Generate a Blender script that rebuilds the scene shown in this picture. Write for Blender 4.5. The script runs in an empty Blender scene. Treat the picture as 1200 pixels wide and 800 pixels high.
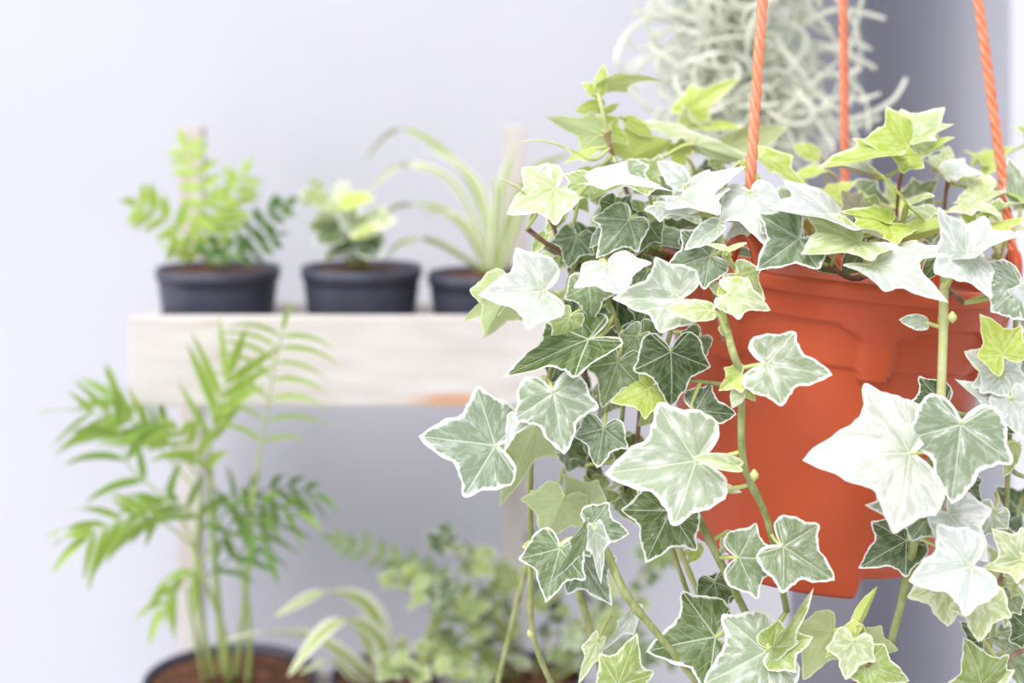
import bpy, math, random
from mathutils import Vector, Matrix, noise
R = math.radians
rnd = random.Random(7)
scene = bpy.context.scene
COL = scene.collection

# ------------------------------------------------------------------ camera
F, HX, HY, CZ = 1667.0, 600.0, 125.0, 1.2      # focal length in px, principal point, eye height
cam_d = bpy.data.cameras.new('camera'); cam = bpy.data.objects.new('camera', cam_d); COL.objects.link(cam)
cam.location = (0, 0, CZ); cam.rotation_euler = (R(90), 0, 0)
cam_d.sensor_width = 36; cam_d.lens = F / 1200 * 36
cam_d.shift_y = -(400 - HY) / 1200
cam_d.clip_start = 0.05
cam_d.dof.use_dof = True; cam_d.dof.focus_distance = 0.80; cam_d.dof.aperture_fstop = 3.4
scene.camera = cam

# ------------------------------------------------------------------ light
world = bpy.data.worlds.new('sky'); scene.world = world; world.use_nodes = True
bg = world.node_tree.nodes['Background']
bg.inputs[0].default_value = (0.93, 0.95, 1.0, 1); bg.inputs[1].default_value = 0.70
def area(name, loc, target, size, power, col=(1, 1, 1)):
    l = bpy.data.lights.new(name, 'AREA'); l.shape = 'SQUARE'; l.size = size; l.energy = power; l.color = col
    o = bpy.data.objects.new(name, l); COL.objects.link(o); o.location = loc
    o.rotation_euler = (Vector(target) - Vector(loc)).to_track_quat('-Z', 'Y').to_euler()
    return o
area('window_light', (-2.5, 0.1, 1.5), (-0.1, 1.5, 1.0), 1.4, 16)
sun_d = bpy.data.lights.new('sun', 'SUN'); sun_d.energy = 2.6; sun_d.angle = R(45); sun_d.color = (1, 0.98, 0.94)
sun = bpy.data.objects.new('sun', sun_d); COL.objects.link(sun)
sun.rotation_euler = Vector((0.26, 0.66, -1.0)).to_track_quat('-Z', 'Y').to_euler()
vs = scene.view_settings
vs.view_transform = 'Standard'; vs.look = 'None'; vs.gamma = 1; vs.use_curve_mapping = False
vs.exposure = 0.42

# ------------------------------------------------------------------ helpers
def P(px, py, d):
    return Vector(((px - HX) / F * d, d, CZ + (HY - py) / F * d))
def tag(o, label=None, cat=None, group=None, kind=None):
    if label: o['label'] = label
    if cat: o['category'] = cat
    if group: o['group'] = group
    if kind: o['kind'] = kind
    return o
def empty(name, loc):
    o = bpy.data.objects.new(name, None); o.empty_display_size = .02; o.location = loc; COL.objects.link(o); return o
def mesh(name, vf, smooth=True):
    me = bpy.data.meshes.new(name); me.from_pydata(vf[0], [], vf[1]); me.update()
    if smooth: me.polygons.foreach_set('use_smooth', [True] * len(me.polygons))
    return me
def link(name, me, mat=None, parent=None, loc=None):
    o = bpy.data.objects.new(name, me)
    if mat and not me.materials: me.materials.append(mat)
    COL.objects.link(o)
    if parent: o.parent = parent
    if loc is not None: o.location = loc
    return o
def part(name, vf, mat, root, smooth=True, under=None):
    """vf in world space; root is an unrotated Empty (or under = a part of it whose origin equals the root's)"""
    off = root.location
    vf = ([tuple(Vector(v) - off) for v in vf[0]], vf[1])
    return link(name, mesh(name, vf, smooth), mat, under or root)
def join(*vfs):
    V, Fc = [], []
    for v, f in vfs:
        n = len(V); V += list(v); Fc += [tuple(i + n for i in q) for q in f]
    return V, Fc
def crom(pts, n=6):
    pts = [Vector(p) for p in pts]
    if len(pts) < 3:
        return [pts[0].lerp(pts[-1], i / (n * 2)) for i in range(n * 2 + 1)]
    out = []
    for i in range(len(pts) - 1):
        p0 = pts[max(i - 1, 0)]; p1 = pts[i]; p2 = pts[i + 1]; p3 = pts[min(i + 2, len(pts) - 1)]
        for k in range(n):
            t = k / n
            out.append(0.5 * ((2 * p1) + (p2 - p0) * t + (2 * p0 - 5 * p1 + 4 * p2 - p3) * t * t + (3 * p1 - p0 - 3 * p2 + p3) * t ** 3))
    out.append(pts[-1]); return out
def tube(pts, r0, r1=None, sides=8, cap=True, rf=None):
    r1 = r0 if r1 is None else r1
    V, Fc = [], []; n = len(pts); up = Vector((0.3, 0.2, 1))
    for i, p in enumerate(pts):
        t = (pts[min(i + 1, n - 1)] - pts[max(i - 1, 0)]).normalized()
        a = up - up.dot(t) * t
        if a.length < 1e-4: a = Vector((1, 0, 0)) - t.x * t
        a.normalize(); up = a; b = t.cross(a)
        r = r0 + (r1 - r0) * i / (n - 1)
        if rf: r *= rf(i / (n - 1))
        for k in range(sides):
            an = 2 * math.pi * k / sides
            V.append(tuple(p + a * (r * math.cos(an)) + b * (r * math.sin(an))))
    for i in range(n - 1):
        for k in range(sides):
            k2 = (k + 1) % sides
            Fc.append((i * sides + k, i * sides + k2, (i + 1) * sides + k2, (i + 1) * sides + k))
    if cap:
        Fc.append(tuple(range(sides - 1, -1, -1))); Fc.append(tuple((n - 1) * sides + k for k in range(sides)))
    return V, Fc
def lathe(prof, c, n=48, wob=None):
    V, Fc = [], []; m = len(prof)
    for i, (r, z) in enumerate(prof):
        for k in range(n):
            a = 2 * math.pi * k / n
            V.append((c[0] + r * math.sin(a), c[1] - r * math.cos(a), c[2] + z))
    for i in range(m - 1):
        for k in range(n):
            k2 = (k + 1) % n
            Fc.append((i * n + k, i * n + k2, (i + 1) * n + k2, (i + 1) * n + k))
    if prof[0][0] > 1e-5: Fc.append(tuple(range(n - 1, -1, -1)))
    return V, Fc
def box(x0, x1, y0, y1, z0, z1, b=0.0):
    if b <= 0:
        V = [(x, y, z) for z in (z0, z1) for y in (y0, y1) for x in (x0, x1)]
        return V, [(0, 2, 3, 1), (4, 5, 7, 6), (0, 1, 5, 4), (2, 6, 7, 3), (0, 4, 6, 2), (1, 3, 7, 5)]
    import bmesh
    bm = bmesh.new(); bmesh.ops.create_cube(bm, size=1)
    for v in bm.verts: v.co = Vector(((x0 + x1) / 2 + v.co.x * (x1 - x0), (y0 + y1) / 2 + v.co.y * (y1 - y0), (z0 + z1) / 2 + v.co.z * (z1 - z0)))
    bmesh.ops.bevel(bm, geom=list(bm.edges), offset=b, segments=2, affect='EDGES', profile=0.6)
    bm.verts.index_update()
    r = ([tuple(v.co) for v in bm.verts], [tuple(v.index for v in f.verts) for f in bm.faces]); bm.free(); return r

# ------------------------------------------------------------------ materials
def mat(name, col=(.8, .8, .8), rough=.5, spec=.5, sub=None, noise_amt=0, scale=8, col2=None, stretch=(1, 1, 1), bump=0, transl=0, detail=5):
    m = bpy.data.materials.new(name); m.use_nodes = True; nt = m.node_tree; N = nt.nodes; L = nt.links
    b = N['Principled BSDF']; b.inputs['Roughness'].default_value = rough; b.inputs['Specular IOR Level'].default_value = spec
    b.inputs['Base Color'].default_value = (*col, 1)
    if col2 is not None or bump:
        tc = N.new('ShaderNodeTexCoord'); mp = N.new('ShaderNodeMapping'); mp.inputs['Scale'].default_value = stretch
        L.new(tc.outputs['Object'], mp.inputs[0]); nz = N.new('ShaderNodeTexNoise'); nz.inputs['Scale'].default_value = scale; nz.inputs['Detail'].default_value = detail
        L.new(mp.outputs[0], nz.inputs['Vector'])
        if col2 is not None:
            cr = N.new('ShaderNodeValToRGB'); cr.color_ramp.elements[0].position = .35; cr.color_ramp.elements[1].position = .65
            cr.color_ramp.elements[0].color = (*col, 1); cr.color_ramp.elements[1].color = (*col2, 1)
            L.new(nz.outputs[0], cr.inputs[0]); L.new(cr.outputs[0], b.inputs['Base Color'])
        if bump:
            bp = N.new('ShaderNodeBump'); bp.inputs['Strength'].default_value = bump; bp.inputs['Distance'].default_value = .002
            L.new(nz.outputs[0], bp.inputs['Height']); L.new(bp.outputs[0], b.inputs['Normal'])
    if transl:
        t = N.new('ShaderNodeBsdfTranslucent'); mx = N.new('ShaderNodeMixShader'); mx.inputs[0].default_value = transl
        src = b.inputs['Base Color'].links[0].from_socket if b.inputs['Base Color'].is_linked else None
        if src: L.new(src, t.inputs[0])
        else: t.inputs[0].default_value = (*col, 1)
        out = N['Material Output']; L.new(b.outputs[0], mx.inputs[1]); L.new(t.outputs[0], mx.inputs[2]); L.new(mx.outputs[0], out.inputs[0])
    return m

M_wall = mat('lavender_wall_paint', (.55, .55, .625), .85, .2, col2=(.575, .575, .645), scale=3, bump=.04)
M_trim = mat('pale_trim_paint', (.66, .66, .74), .6, .3, col2=(.70, .70, .77), scale=6)
M_floor = mat('grey_floor', (.42, .41, .42), .7, .3, col2=(.5, .49, .49), scale=5)
M_beam = mat('beam_wood', (.45, .36, .28), .7, .3, col2=(.6, .5, .4), scale=9, stretch=(8, 1, 8))
M_plastic = mat('terracotta_plastic', (.52, .085, .034), .36, .3, col2=(.57, .098, .04), scale=14, bump=.03)
M_rope = mat('orange_twisted_rope', (.78, .22, .11), .4, .6, col2=(.84, .30, .17), scale=120)
M_black = mat('dark_pot_plastic', (.046, .048, .076), .45, .5, col2=(.066, .069, .105), scale=20)
M_soil = mat('brown_soil', (.06, .03, .02), .95, .1, col2=(.19, .09, .055), scale=90, bump=.8)
M_metal = mat('hook_steel', (.5, .5, .5), .35, .5)
M_moss = mat('pale_moss', (.88, .91, .80), .8, .2, col2=(.95, .96, .90), scale=30, transl=.45)
M_vine = mat('vine_green', (.23, .27, .085), .55, .3, col2=(.40, .42, .20), scale=220, stretch=(1, 1, .4), bump=.3)
M_vine_pale = mat('vine_pale', (.52, .52, .27), .55, .3, col2=(.40, .45, .17), scale=160, bump=.3)
M_vine_brown = mat('vine_brown', (.20, .105, .085), .55, .3, col2=(.34, .22, .14), scale=150, bump=.2)
M_petiole = mat('petiole_green', (.58, .62, .25), .5, .3, col2=(.50, .56, .2), scale=80)

class NT:
    """tiny node-math helper"""
    def __init__(s, nt): s.nt = nt
    def new(s, t): return s.nt.nodes.new(t)
    def put(s, sock, v):
        if hasattr(v, 'is_output'): s.nt.links.new(v, sock)
        else: sock.default_value = v
    def m(s, op, a, b=0.0, c=0.0):
        n = s.new('ShaderNodeMath'); n.operation = op
        s.put(n.inputs[0], a); s.put(n.inputs[1], b); s.put(n.inputs[2], c); return n.outputs[0]
    def ss(s, v, lo, hi):      # smoothstep
        n = s.new('ShaderNodeMapRange'); n.interpolation_type = 'SMOOTHSTEP'
        s.put(n.inputs['Value'], v); s.put(n.inputs['From Min'], lo); s.put(n.inputs['From Max'], hi); return n.outputs[0]
    def mix(s, f, a, b):
        n = s.new('ShaderNodeMix'); n.data_type = 'RGBA'; s.put(n.inputs[0], f); s.put(n.inputs[6], a); s.put(n.inputs[7], b); return n.outputs[2]

STAND_X = sum(P(x, 0, 1.41).x for x in (228, 602)) / 2
STAIN = P(528, 470, 1.2) - Vector((STAND_X, 1.41, 0))
def wood_mat():
    m = bpy.data.materials.new('whitewashed_wood'); m.use_nodes = True; nt = m.node_tree; N = nt.nodes; L = nt.links
    b = N['Principled BSDF']; b.inputs['Roughness'].default_value = .7; b.inputs['Specular IOR Level'].default_value = .25
    tc = N.new('ShaderNodeTexCoord'); mp = N.new('ShaderNodeMapping'); mp.inputs['Scale'].default_value = (2.5, 2.5, 14); L.new(tc.outputs['Object'], mp.inputs[0])
    n1 = N.new('ShaderNodeTexNoise'); n1.inputs['Scale'].default_value = 6; n1.inputs['Detail'].default_value = 6; L.new(mp.outputs[0], n1.inputs['Vector'])
    cr = N.new('ShaderNodeValToRGB'); e = cr.color_ramp.elements; e[0].position = .3; e[0].color = (.55, .51, .49, 1); e[1].position = .62; e[1].color = (.63, .605, .60, 1)
    L.new(n1.outputs[0], cr.inputs[0])
    n2 = N.new('ShaderNodeTexNoise'); n2.inputs['Scale'].default_value = 2.4; n2.inputs['Detail'].default_value = 3; L.new(mp.outputs[0], n2.inputs['Vector'])
    c2 = N.new('ShaderNodeValToRGB'); f = c2.color_ramp.elements; f[0].position = .66; f[0].color = (0, 0, 0, 1); f[1].position = .74; f[1].color = (1, 1, 1, 1); L.new(n2.outputs[0], c2.inputs[0])
    mx = N.new('ShaderNodeMix'); mx.data_type = 'RGBA'; L.new(c2.outputs[0], mx.inputs[0]); L.new(cr.outputs[0], mx.inputs[6]); mx.inputs[7].default_value = (.50, .30, .19, 1)
    # one rusty stain along the lower edge of the upper front board
    vm = N.new('ShaderNodeVectorMath'); vm.operation = 'SUBTRACT'; L.new(tc.outputs['Object'], vm.inputs[0]); vm.inputs[1].default_value = STAIN
    vs2 = N.new('ShaderNodeVectorMath'); vs2.operation = 'MULTIPLY'; L.new(vm.outputs[0], vs2.inputs[0]); vs2.inputs[1].default_value = (24, 24, 120)
    vl = N.new('ShaderNodeVectorMath'); vl.operation = 'LENGTH'; L.new(vs2.outputs[0], vl.inputs[0])
    h = NT(nt); f = h.m('MULTIPLY', h.m('SUBTRACT', 1.0, h.ss(h.m('ADD', vl.outputs['Value'], n1.outputs[0]), .7, 1.7)), .8)
    L.new(h.mix(f, mx.outputs[2], (.55, .27, .12, 1)), b.inputs['Base Color']); return m
M_wood = wood_mat()
M_post = mat('worn_post_wood', (.54, .46, .43), .75, .2, col2=(.68, .64, .64), scale=7, stretch=(6, 6, 1.5))

def ivy_mat():
    """object colour: R = how much of the leaf is cream-white, G = lime (young), B = darkness of the green"""
    m = bpy.data.materials.new('variegated_ivy_leaf'); m.use_nodes = True; nt = m.node_tree; h = NT(nt); N = nt.nodes; L = nt.links
    b = N['Principled BSDF']
    oi = h.new('ShaderNodeObjectInfo'); sc = h.new('ShaderNodeSeparateColor'); L.new(oi.outputs['Color'], sc.inputs[0])
    white, lime, dark = sc.outputs[0], sc.outputs[1], sc.outputs[2]
    uv = h.new('ShaderNodeUVMap'); uv.uv_map = 'vein'; sx = h.new('ShaderNodeSeparateXYZ'); L.new(uv.outputs[0], sx.inputs[0])
    u, v = sx.outputs[0], sx.outputs[1]; av = h.m('ABSOLUTE', v)
    at = h.new('ShaderNodeAttribute'); at.attribute_name = 'margin'; mg = at.outputs['Fac']
    seed = h.m('MULTIPLY', oi.outputs['Random'], 37.0)
    # feathered variegation noise runs out along the veins
    cv = h.new('ShaderNodeCombineXYZ'); h.put(cv.inputs[0], h.m('MULTIPLY', h.m('SUBTRACT', u, h.m('MULTIPLY', av, .6)), 2.2)); h.put(cv.inputs[1], h.m('MULTIPLY', v, 6.5)); h.put(cv.inputs[2], seed)
    n1 = h.new('ShaderNodeTexNoise'); n1.inputs['Scale'].default_value = 1.6; n1.inputs['Detail'].default_value = 5; n1.inputs['Roughness'].default_value = .62; L.new(cv.outputs[0], n1.inputs['Vector'])
    tc = h.new('ShaderNodeTexCoord'); vm = h.new('ShaderNodeVectorMath'); vm.operation = 'ADD'; L.new(tc.outputs['Object'], vm.inputs[0])
    cs = h.new('ShaderNodeCombineXYZ'); h.put(cs.inputs[2], seed); L.new(cs.outputs[0], vm.inputs[1])
    n2 = h.new('ShaderNodeTexNoise'); n2.inputs['Scale'].default_value = 3.2; n2.inputs['Detail'].default_value = 4; L.new(vm.outputs[0], n2.inputs['Vector'])
    f1, f2 = n1.outputs[0], n2.outputs[0]
    # vein lines
    wv = h.m('MULTIPLY_ADD', h.m('SUBTRACT', 1.0, u), .012, .006)
    vein = h.m('SUBTRACT', 1.0, h.ss(av, h.m('MULTIPLY', wv, .45), wv))
    s = h.m('FRACT', h.m('MULTIPLY', h.m('SUBTRACT', u, h.m('MULTIPLY', av, h.m('MULTIPLY_ADD', f2, .5, .75))), 5.0))
    sec = h.m('SUBTRACT', 1.0, h.ss(h.m('ABSOLUTE', h.m('SUBTRACT', s, .5)), .015, .05))
    sec = h.m('MULTIPLY', sec, h.m('MULTIPLY', h.ss(mg, .02, .09), .45))
    veins = h.m('MAXIMUM', vein, sec)
    # colours
    wh = h.ss(white, .36, .98)
    green = h.mix(lime, h.mix(wh, h.mix(dark, (.20, .29, .15, 1), (.045, .088, .030, 1)), (.60, .645, .635, 1)), (.46, .58, .085, 1))
    grey = h.mix(lime, h.mix(wh, h.mix(dark, (.35, .43, .32, 1), (.12, .18, .095, 1)), (.74, .765, .76, 1)), (.58, .68, .20, 1))
    patch = h.ss(f1, .44, .56)
    body = h.mix(patch, green, grey)
    blot = h.ss(h.m('ADD', f1, h.m('MULTIPLY', h.m('SUBTRACT', white, .5), .22)), .60, .67)
    cream = h.mix(lime, (.84, .855, .84, 1), (.80, .83, .50, 1))
    body = h.mix(h.m('MULTIPLY', blot, .7), body, cream)
    # the blade is greener round its junction
    gj = h.m('MULTIPLY', h.m('SUBTRACT', 1.0, h.ss(h.m('ADD', u, h.m('MULTIPLY', f2, .25)), .16, .42)), h.m('MULTIPLY', wh, .42))
    body = h.mix(gj, body, h.mix(lime, (.28, .40, .20, 1), (.46, .58, .085, 1)))
    th = h.m('MULTIPLY', h.m('MULTIPLY_ADD', white, .05, .012), h.m('MULTIPLY_ADD', h.m('SUBTRACT', f1, .5), 4.5, 1.0))
    th = h.m('MAXIMUM', th, .015)
    edge = h.m('SUBTRACT', 1.0, h.ss(mg, h.m('MULTIPLY', th, .7), h.m('ADD', th, .014)))
    colr = h.mix(edge, body, cream)
    colr = h.mix(h.m('MULTIPLY', veins, .6), colr, h.mix(lime, (.74, .79, .68, 1), (.78, .84, .40, 1)))
    # the underside is a flat paler green
    geo = h.new('ShaderNodeNewGeometry')
    under = h.mix(.3, h.mix(lime, (.56, .62, .45, 1), (.56, .66, .18, 1)), colr)
    colr = h.mix(geo.outputs['Backfacing'], colr, under)
    L.new(colr, b.inputs['Base Color']); b.inputs['Roughness'].default_value = .36; b.inputs['Specular IOR Level'].default_value = .38
    bp = h.new('ShaderNodeBump'); bp.inputs['Strength'].default_value = .35; bp.inputs['Distance'].default_value = .0012
    h.put(bp.inputs['Height'], h.m('ADD', h.m('MULTIPLY', veins, -1.0), f2)); L.new(bp.outputs[0], b.inputs['Normal'])
    t = h.new('ShaderNodeBsdfTranslucent'); L.new(h.mix(h.m('MULTIPLY_ADD', lime, .35, .12), colr, (.66, .80, .18, 1)), t.inputs[0])
    mx = h.new('ShaderNodeMixShader'); mx.inputs[0].default_value = .22
    L.new(b.outputs[0], mx.inputs[1]); L.new(t.outputs[0], mx.inputs[2]); L.new(mx.outputs[0], N['Material Output'].inputs[0])
    return m
M_ivy = ivy_mat()

def blade_mat(name, green, edge, w0, w1, transl=.3, stripe_edge=True):
    """strap leaf: UV.x runs 0..1 across; a pale stripe on the margins or down the middle"""
    m = bpy.data.materials.new(name); m.use_nodes = True; nt = m.node_tree; h = NT(nt); N = nt.nodes; L = nt.links
    b = N['Principled BSDF']; uv = h.new('ShaderNodeUVMap'); uv.uv_map = 'across'; sx = h.new('ShaderNodeSeparateXYZ'); L.new(uv.outputs[0], sx.inputs[0])
    a = h.m('ABSOLUTE', h.m('SUBTRACT', sx.outputs[0], .5)); f = h.ss(a, w0, w1)
    c = h.mix(f, (*green, 1), (*edge, 1)); L.new(c, b.inputs['Base Color']); b.inputs['Roughness'].default_value = .4
    t = h.new('ShaderNodeBsdfTranslucent'); L.new(c, t.inputs[0]); mx = h.new('ShaderNodeMixShader'); mx.inputs[0].default_value = transl
    L.new(b.outputs[0], mx.inputs[1]); L.new(t.outputs[0], mx.inputs[2]); L.new(mx.outputs[0], N['Material Output'].inputs[0]); return m
M_spider = blade_mat('spider_leaf', (.42, .55, .14), (.86, .88, .72), .14, .24)
M_spider2 = blade_mat('spider_leaf_green', (.36, .46, .14), (.54, .60, .30), .25, .4)
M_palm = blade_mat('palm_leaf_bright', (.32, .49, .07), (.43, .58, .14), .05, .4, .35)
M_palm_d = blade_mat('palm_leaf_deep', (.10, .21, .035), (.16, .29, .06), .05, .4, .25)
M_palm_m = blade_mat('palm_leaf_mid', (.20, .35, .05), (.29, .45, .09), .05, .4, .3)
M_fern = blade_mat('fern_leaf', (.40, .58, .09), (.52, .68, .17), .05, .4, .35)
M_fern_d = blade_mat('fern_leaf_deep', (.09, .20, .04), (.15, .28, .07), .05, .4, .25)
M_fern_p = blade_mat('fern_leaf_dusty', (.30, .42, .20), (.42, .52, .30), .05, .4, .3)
M_stalk = mat('green_stalk', (.36, .47, .14), .5, .3, col2=(.45, .53, .2), scale=40)
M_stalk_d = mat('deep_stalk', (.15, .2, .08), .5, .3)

# ------------------------------------------------------------------ setting
def struct(name, vf, m, parent=None):
    o = link(name, mesh(name, vf, False), m, parent); o['kind'] = 'structure'; return o
WY = 1.50
ex = P(925, 0, WY).x; tx = P(1177, 0, WY).x
tag(struct('wall_back', box(-2.6, ex, WY, WY + 1.6, 0, 2.9), M_wall), 'pale lavender grey painted wall behind the shelf', 'wall')
tag(struct('wall_recess', box(ex, tx + .3, WY + .62, WY + .72, 0, 2.9), M_wall), 'shaded recessed lavender wall behind the hanging pot', 'wall')
tag(struct('trim_1', box(tx, tx + .35, WY - .02, WY + .62, 0, 2.9), M_trim), 'pale painted door frame at the edge of the recess', 'trim')
tag(struct('floor', box(-2.6, 1.8, -1.0, WY + 1.6, -.05, 0), M_floor), 'grey floor under the plant stand', 'floor')
HUB = P(976, -1190, .92)
bz = HUB.z + .05
beam = struct('trim_2', box(HUB.x - .035, HUB.x + .035, .55, WY + .62, bz, bz + .07, .004), M_beam)
tag(beam, 'wooden overhead beam that carries the hanging plants', 'beam')

# ------------------------------------------------------------------ plant stand
DY0, DY1 = 1.20, 1.395
sx0 = P(150, 0, DY0).x; sx1 = .08
zt = P(0, 371, DY0).z; zb = P(0, 476, DY0).z
stand = empty('plant_stand', (STAND_X, 1.41, 0))
tag(stand, 'whitewashed wooden two-tier plant stand against the lavender wall', 'plant stand')
for px in (226, 602):
    c = P(px, 0, 1.41).x
    part('post', box(c - .011, c + .011, 1.397, 1.42, 0, P(0, 148, 1.41).z, .002), M_post, stand, False)
def tray(zt, zb, back_top):
    part('front_board', box(sx0, sx1, DY0, DY0 + .014, zb, zt, .002), M_wood, stand, False)
    part('back_board', box(sx0 + .012, sx1 - .012, DY1 - .012, DY1, zb + .01, back_top, .0015), M_wood, stand, False)
    for x in (sx0, sx1 - .012):
        part('end_board', box(x, x + .012, DY0 + .0145, DY1 - .0005, zb + .004, zt - .006, .0015), M_wood, stand, False)
    w = (DY1 - .014 - DY0 - .016) / 3
    for i in range(3):
        y = DY0 + .016 + i * w
        part('slat', box(sx0 + .0125, sx1 - .0125, y, y + w - .004, zb + .012, zb + .022, .001), M_wood, stand, False)
    return zb + .022
deck_top = tray(zt, zb, P(0, 352, DY1).z)
deck_low = tray(.645, .565, .65)

# ------------------------------------------------------------------ plant pieces
def blade(path, width, fold=.25, sect=None, side=None, tipw=.03):
    """ribbon along a path of Vectors; returns mesh data plus across coordinate per vertex"""
    n = len(path); V, Fc, U = [], [], []
    for i, p in enumerate(path):
        t = (path[min(i + 1, n - 1)] - path[max(i - 1, 0)]).normalized(); s = i / (n - 1)
        sd = side if side is not None else Vector((1, .15, 0))
        a = sd - sd.dot(t) * t
        if a.length < 1e-4: a = Vector((0, 1, 0)) - t.y * t
        a.normalize(); nn = t.cross(a)
        w = width * (sect(s) if sect else max(tipw, math.sin(math.pi * min(1, (s * .86 + .14))) ** .6))
        for k in (-1, -.5, 0, .5, 1):
            V.append(tuple(p + a * (w / 2 * k) + nn * (abs(k) * w * fold))); U.append((k + 1) / 2)
    for i in range(n - 1):
        for k in range(4):
            q = i * 5 + k; Fc.append((q, q + 1, q + 6, q + 5))
    return V, Fc, U
def blade_obj(name, data, m, root, under=None):
    V, Fc, U = data; off = root.location
    me = mesh(name, ([tuple(Vector(v) - off) for v in V], Fc)); uvl = me.uv_layers.new(name='across')
    for lp in me.loops: uvl.data[lp.index].uv = (U[lp.vertex_index], 0)
    return link(name, me, m, under or root)
def droop_path(a, dir, length, droop, n=7):
    pts = []; p = Vector(a); d = Vector(dir).normalized()
    for i in range(n):
        pts.append(p.copy()); p = p + d * (length / (n - 1)); d = (d + Vector((0, 0, -droop / n))).normalized()
    return pts
def ovate(s): return max(.04, math.sin(math.pi * s ** .75) ** .75)
def lance(s): return max(.05, math.sin(math.pi * s ** .6) ** .7)

def nursery_pot(root, c, r, h, taper=.8, ribs=True):
    """c = centre of the base"""
    rb = r * taper
    prof = [(rb * .9, 0), (rb, .002), (rb + (r - rb) * .45, h * .45), (rb + (r - rb) * .78, h * .78), (r * .965, h * .88), (r * .985, h - .010)]
    prof = [(0.001, 0)] + prof + [(r * .955, h - .012), (r * .93, h - .02), (rb * .95, .004)]
    body = part('pot', lathe(prof, c), M_black, root)
    rim = part('rim', lathe([(r * .955, h - .011), (r, h - .011), (r * 1.012, h - .006), (r * 1.01, h - .001), (r * .99, h), (r * .955, h - .003), (r * .955, h - .011)], c), M_black, root, under=body)
    zz = h - .007; V = []; Fc = []
    rr = random.Random(int(r * 1e5)); n = 28; rings = 7
    for i in range(rings):
        for k in range(n):
            a = 2 * math.pi * k / n; q = r * .945 * (i / (rings - 1)) + .0005
            V.append((c[0] + q * math.sin(a), c[1] - q * math.cos(a), c[2] + zz + (rr.uniform(-.0015, .004) if i < rings - 1 else -.001)))
    for i in range(rings - 1):
        for k in range(n): k2 = (k + 1) % n; Fc.append((i * n + k, i * n + k2, (i + 1) * n + k2, (i + 1) * n + k))
    part('soil', (V, Fc), M_soil, root)

def pinnate(root, pxpath, d0, d1, n, ll, lw, m, stalkm, droop=.5, sect=ovate, start=.3, ang=55, rad=.0012, name='frond', side_tilt=.2, flip=1):
    """a rachis through photo-plane points at depths d0..d1, with paired leaflets as sub-parts"""
    k = len(pxpath)
    pts = crom([P(x, y, d0 + (d1 - d0) * i / (k - 1)) for i, (x, y) in enumerate(pxpath)], 6)
    fr = part(name, tube(pts, rad, rad * .5, 6), stalkm, root)
    tot = len(pts) - 1
    for i in range(n):
        s = start + (1 - start) * (i + .3) / n; j = min(int(s * tot), tot - 1); p = pts[j].lerp(pts[j + 1], s * tot - j)
        t = (pts[j + 1] - pts[j]).normalized()
        q = t.cross(Vector((0, 1, side_tilt)) * flip)
        if q.length < 1e-3: q = Vector((1, 0, 0))
        q.normalize()
        L_ = ll * (.72 + .5 * math.sin(math.pi * min(1, .25 + .7 * (i / n)))) * rnd.uniform(.85, 1.12)
        for sgn in (-1, 1):
            a = R(ang + rnd.uniform(-10, 10)); dr = t * math.cos(a) + q * (sgn * math.sin(a)) + Vector((rnd.uniform(-.1, .1), rnd.uniform(-.3, .3), 0))
            path = droop_path(p, dr, L_, droop)
            nn = dr.cross(t)
            blade_obj('leaflet', blade(path, lw * rnd.uniform(.85, 1.15), .12, sect, side=t + Vector((0, rnd.uniform(-.35, .35), .1))), m, root, fr)
    tp = droop_path(pts[-1], pts[-1] - pts[-3], ll * .9, droop)
    blade_obj('leaflet', blade(tp, lw, .12, sect), m, root, fr)
    return fr

def strap(root, pxpath, depths, width, m, name='leaf', side=None, tipw=.05):
    k = len(pxpath)
    if not isinstance(depths, (list, tuple)): depths = [depths] * k
    if len(depths) == 2 and k != 2: depths = [depths[0] + (depths[1] - depths[0]) * i / (k - 1) for i in range(k)]
    pts = crom([P(x, y, d) for (x, y), d in zip(pxpath, depths)], 6)
    return blade_obj(name, blade(pts, width, .18, lambda s: max(tipw, (.75 + .25 * math.sin(math.pi * s)) * min(1, (1 - s) * 3.2 + .02) ** .7), side), m, root)

# ------------------------------------------------------------------ ivy leaves
def leaf_outline(kind, rr):
    j = lambda a: rr.uniform(-a, a)
    base = {
     'A': [(-.05, 0), (-.19, .09), (-.30, .23), (-.27, .39), (-.11, .49), (.13, .54), (.345, .625), (.41, .44), (.50, .285), (.65, .225), (.84, .115), (1, 0)],
     'B': [(-.05, 0), (-.20, .09), (-.30, .26), (-.24, .44), (-.04, .52), (.16, .60), (.42, .78), (.48, .56), (.56, .38), (.71, .30), (.88, .14), (1, 0)],
     'C': [(-.04, 0), (-.12, .05), (-.19, .16), (-.16, .27), (-.02, .34), (.11, .39), (.27, .50), (.32, .34), (.40, .23), (.58, .185), (.80, .10), (1, 0)],
     'D': [(-.03, 0), (-.08, .05), (-.11, .13), (-.07, .22), (.03, .28), (.15, .31), (.30, .33), (.42, .32), (.55, .28), (.70, .21), (.87, .10), (1, 0)],
    }[kind]
    vi = {'A': 6, 'B': 6, 'C': 6, 'D': 6}[kind]
    return base, vi
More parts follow.
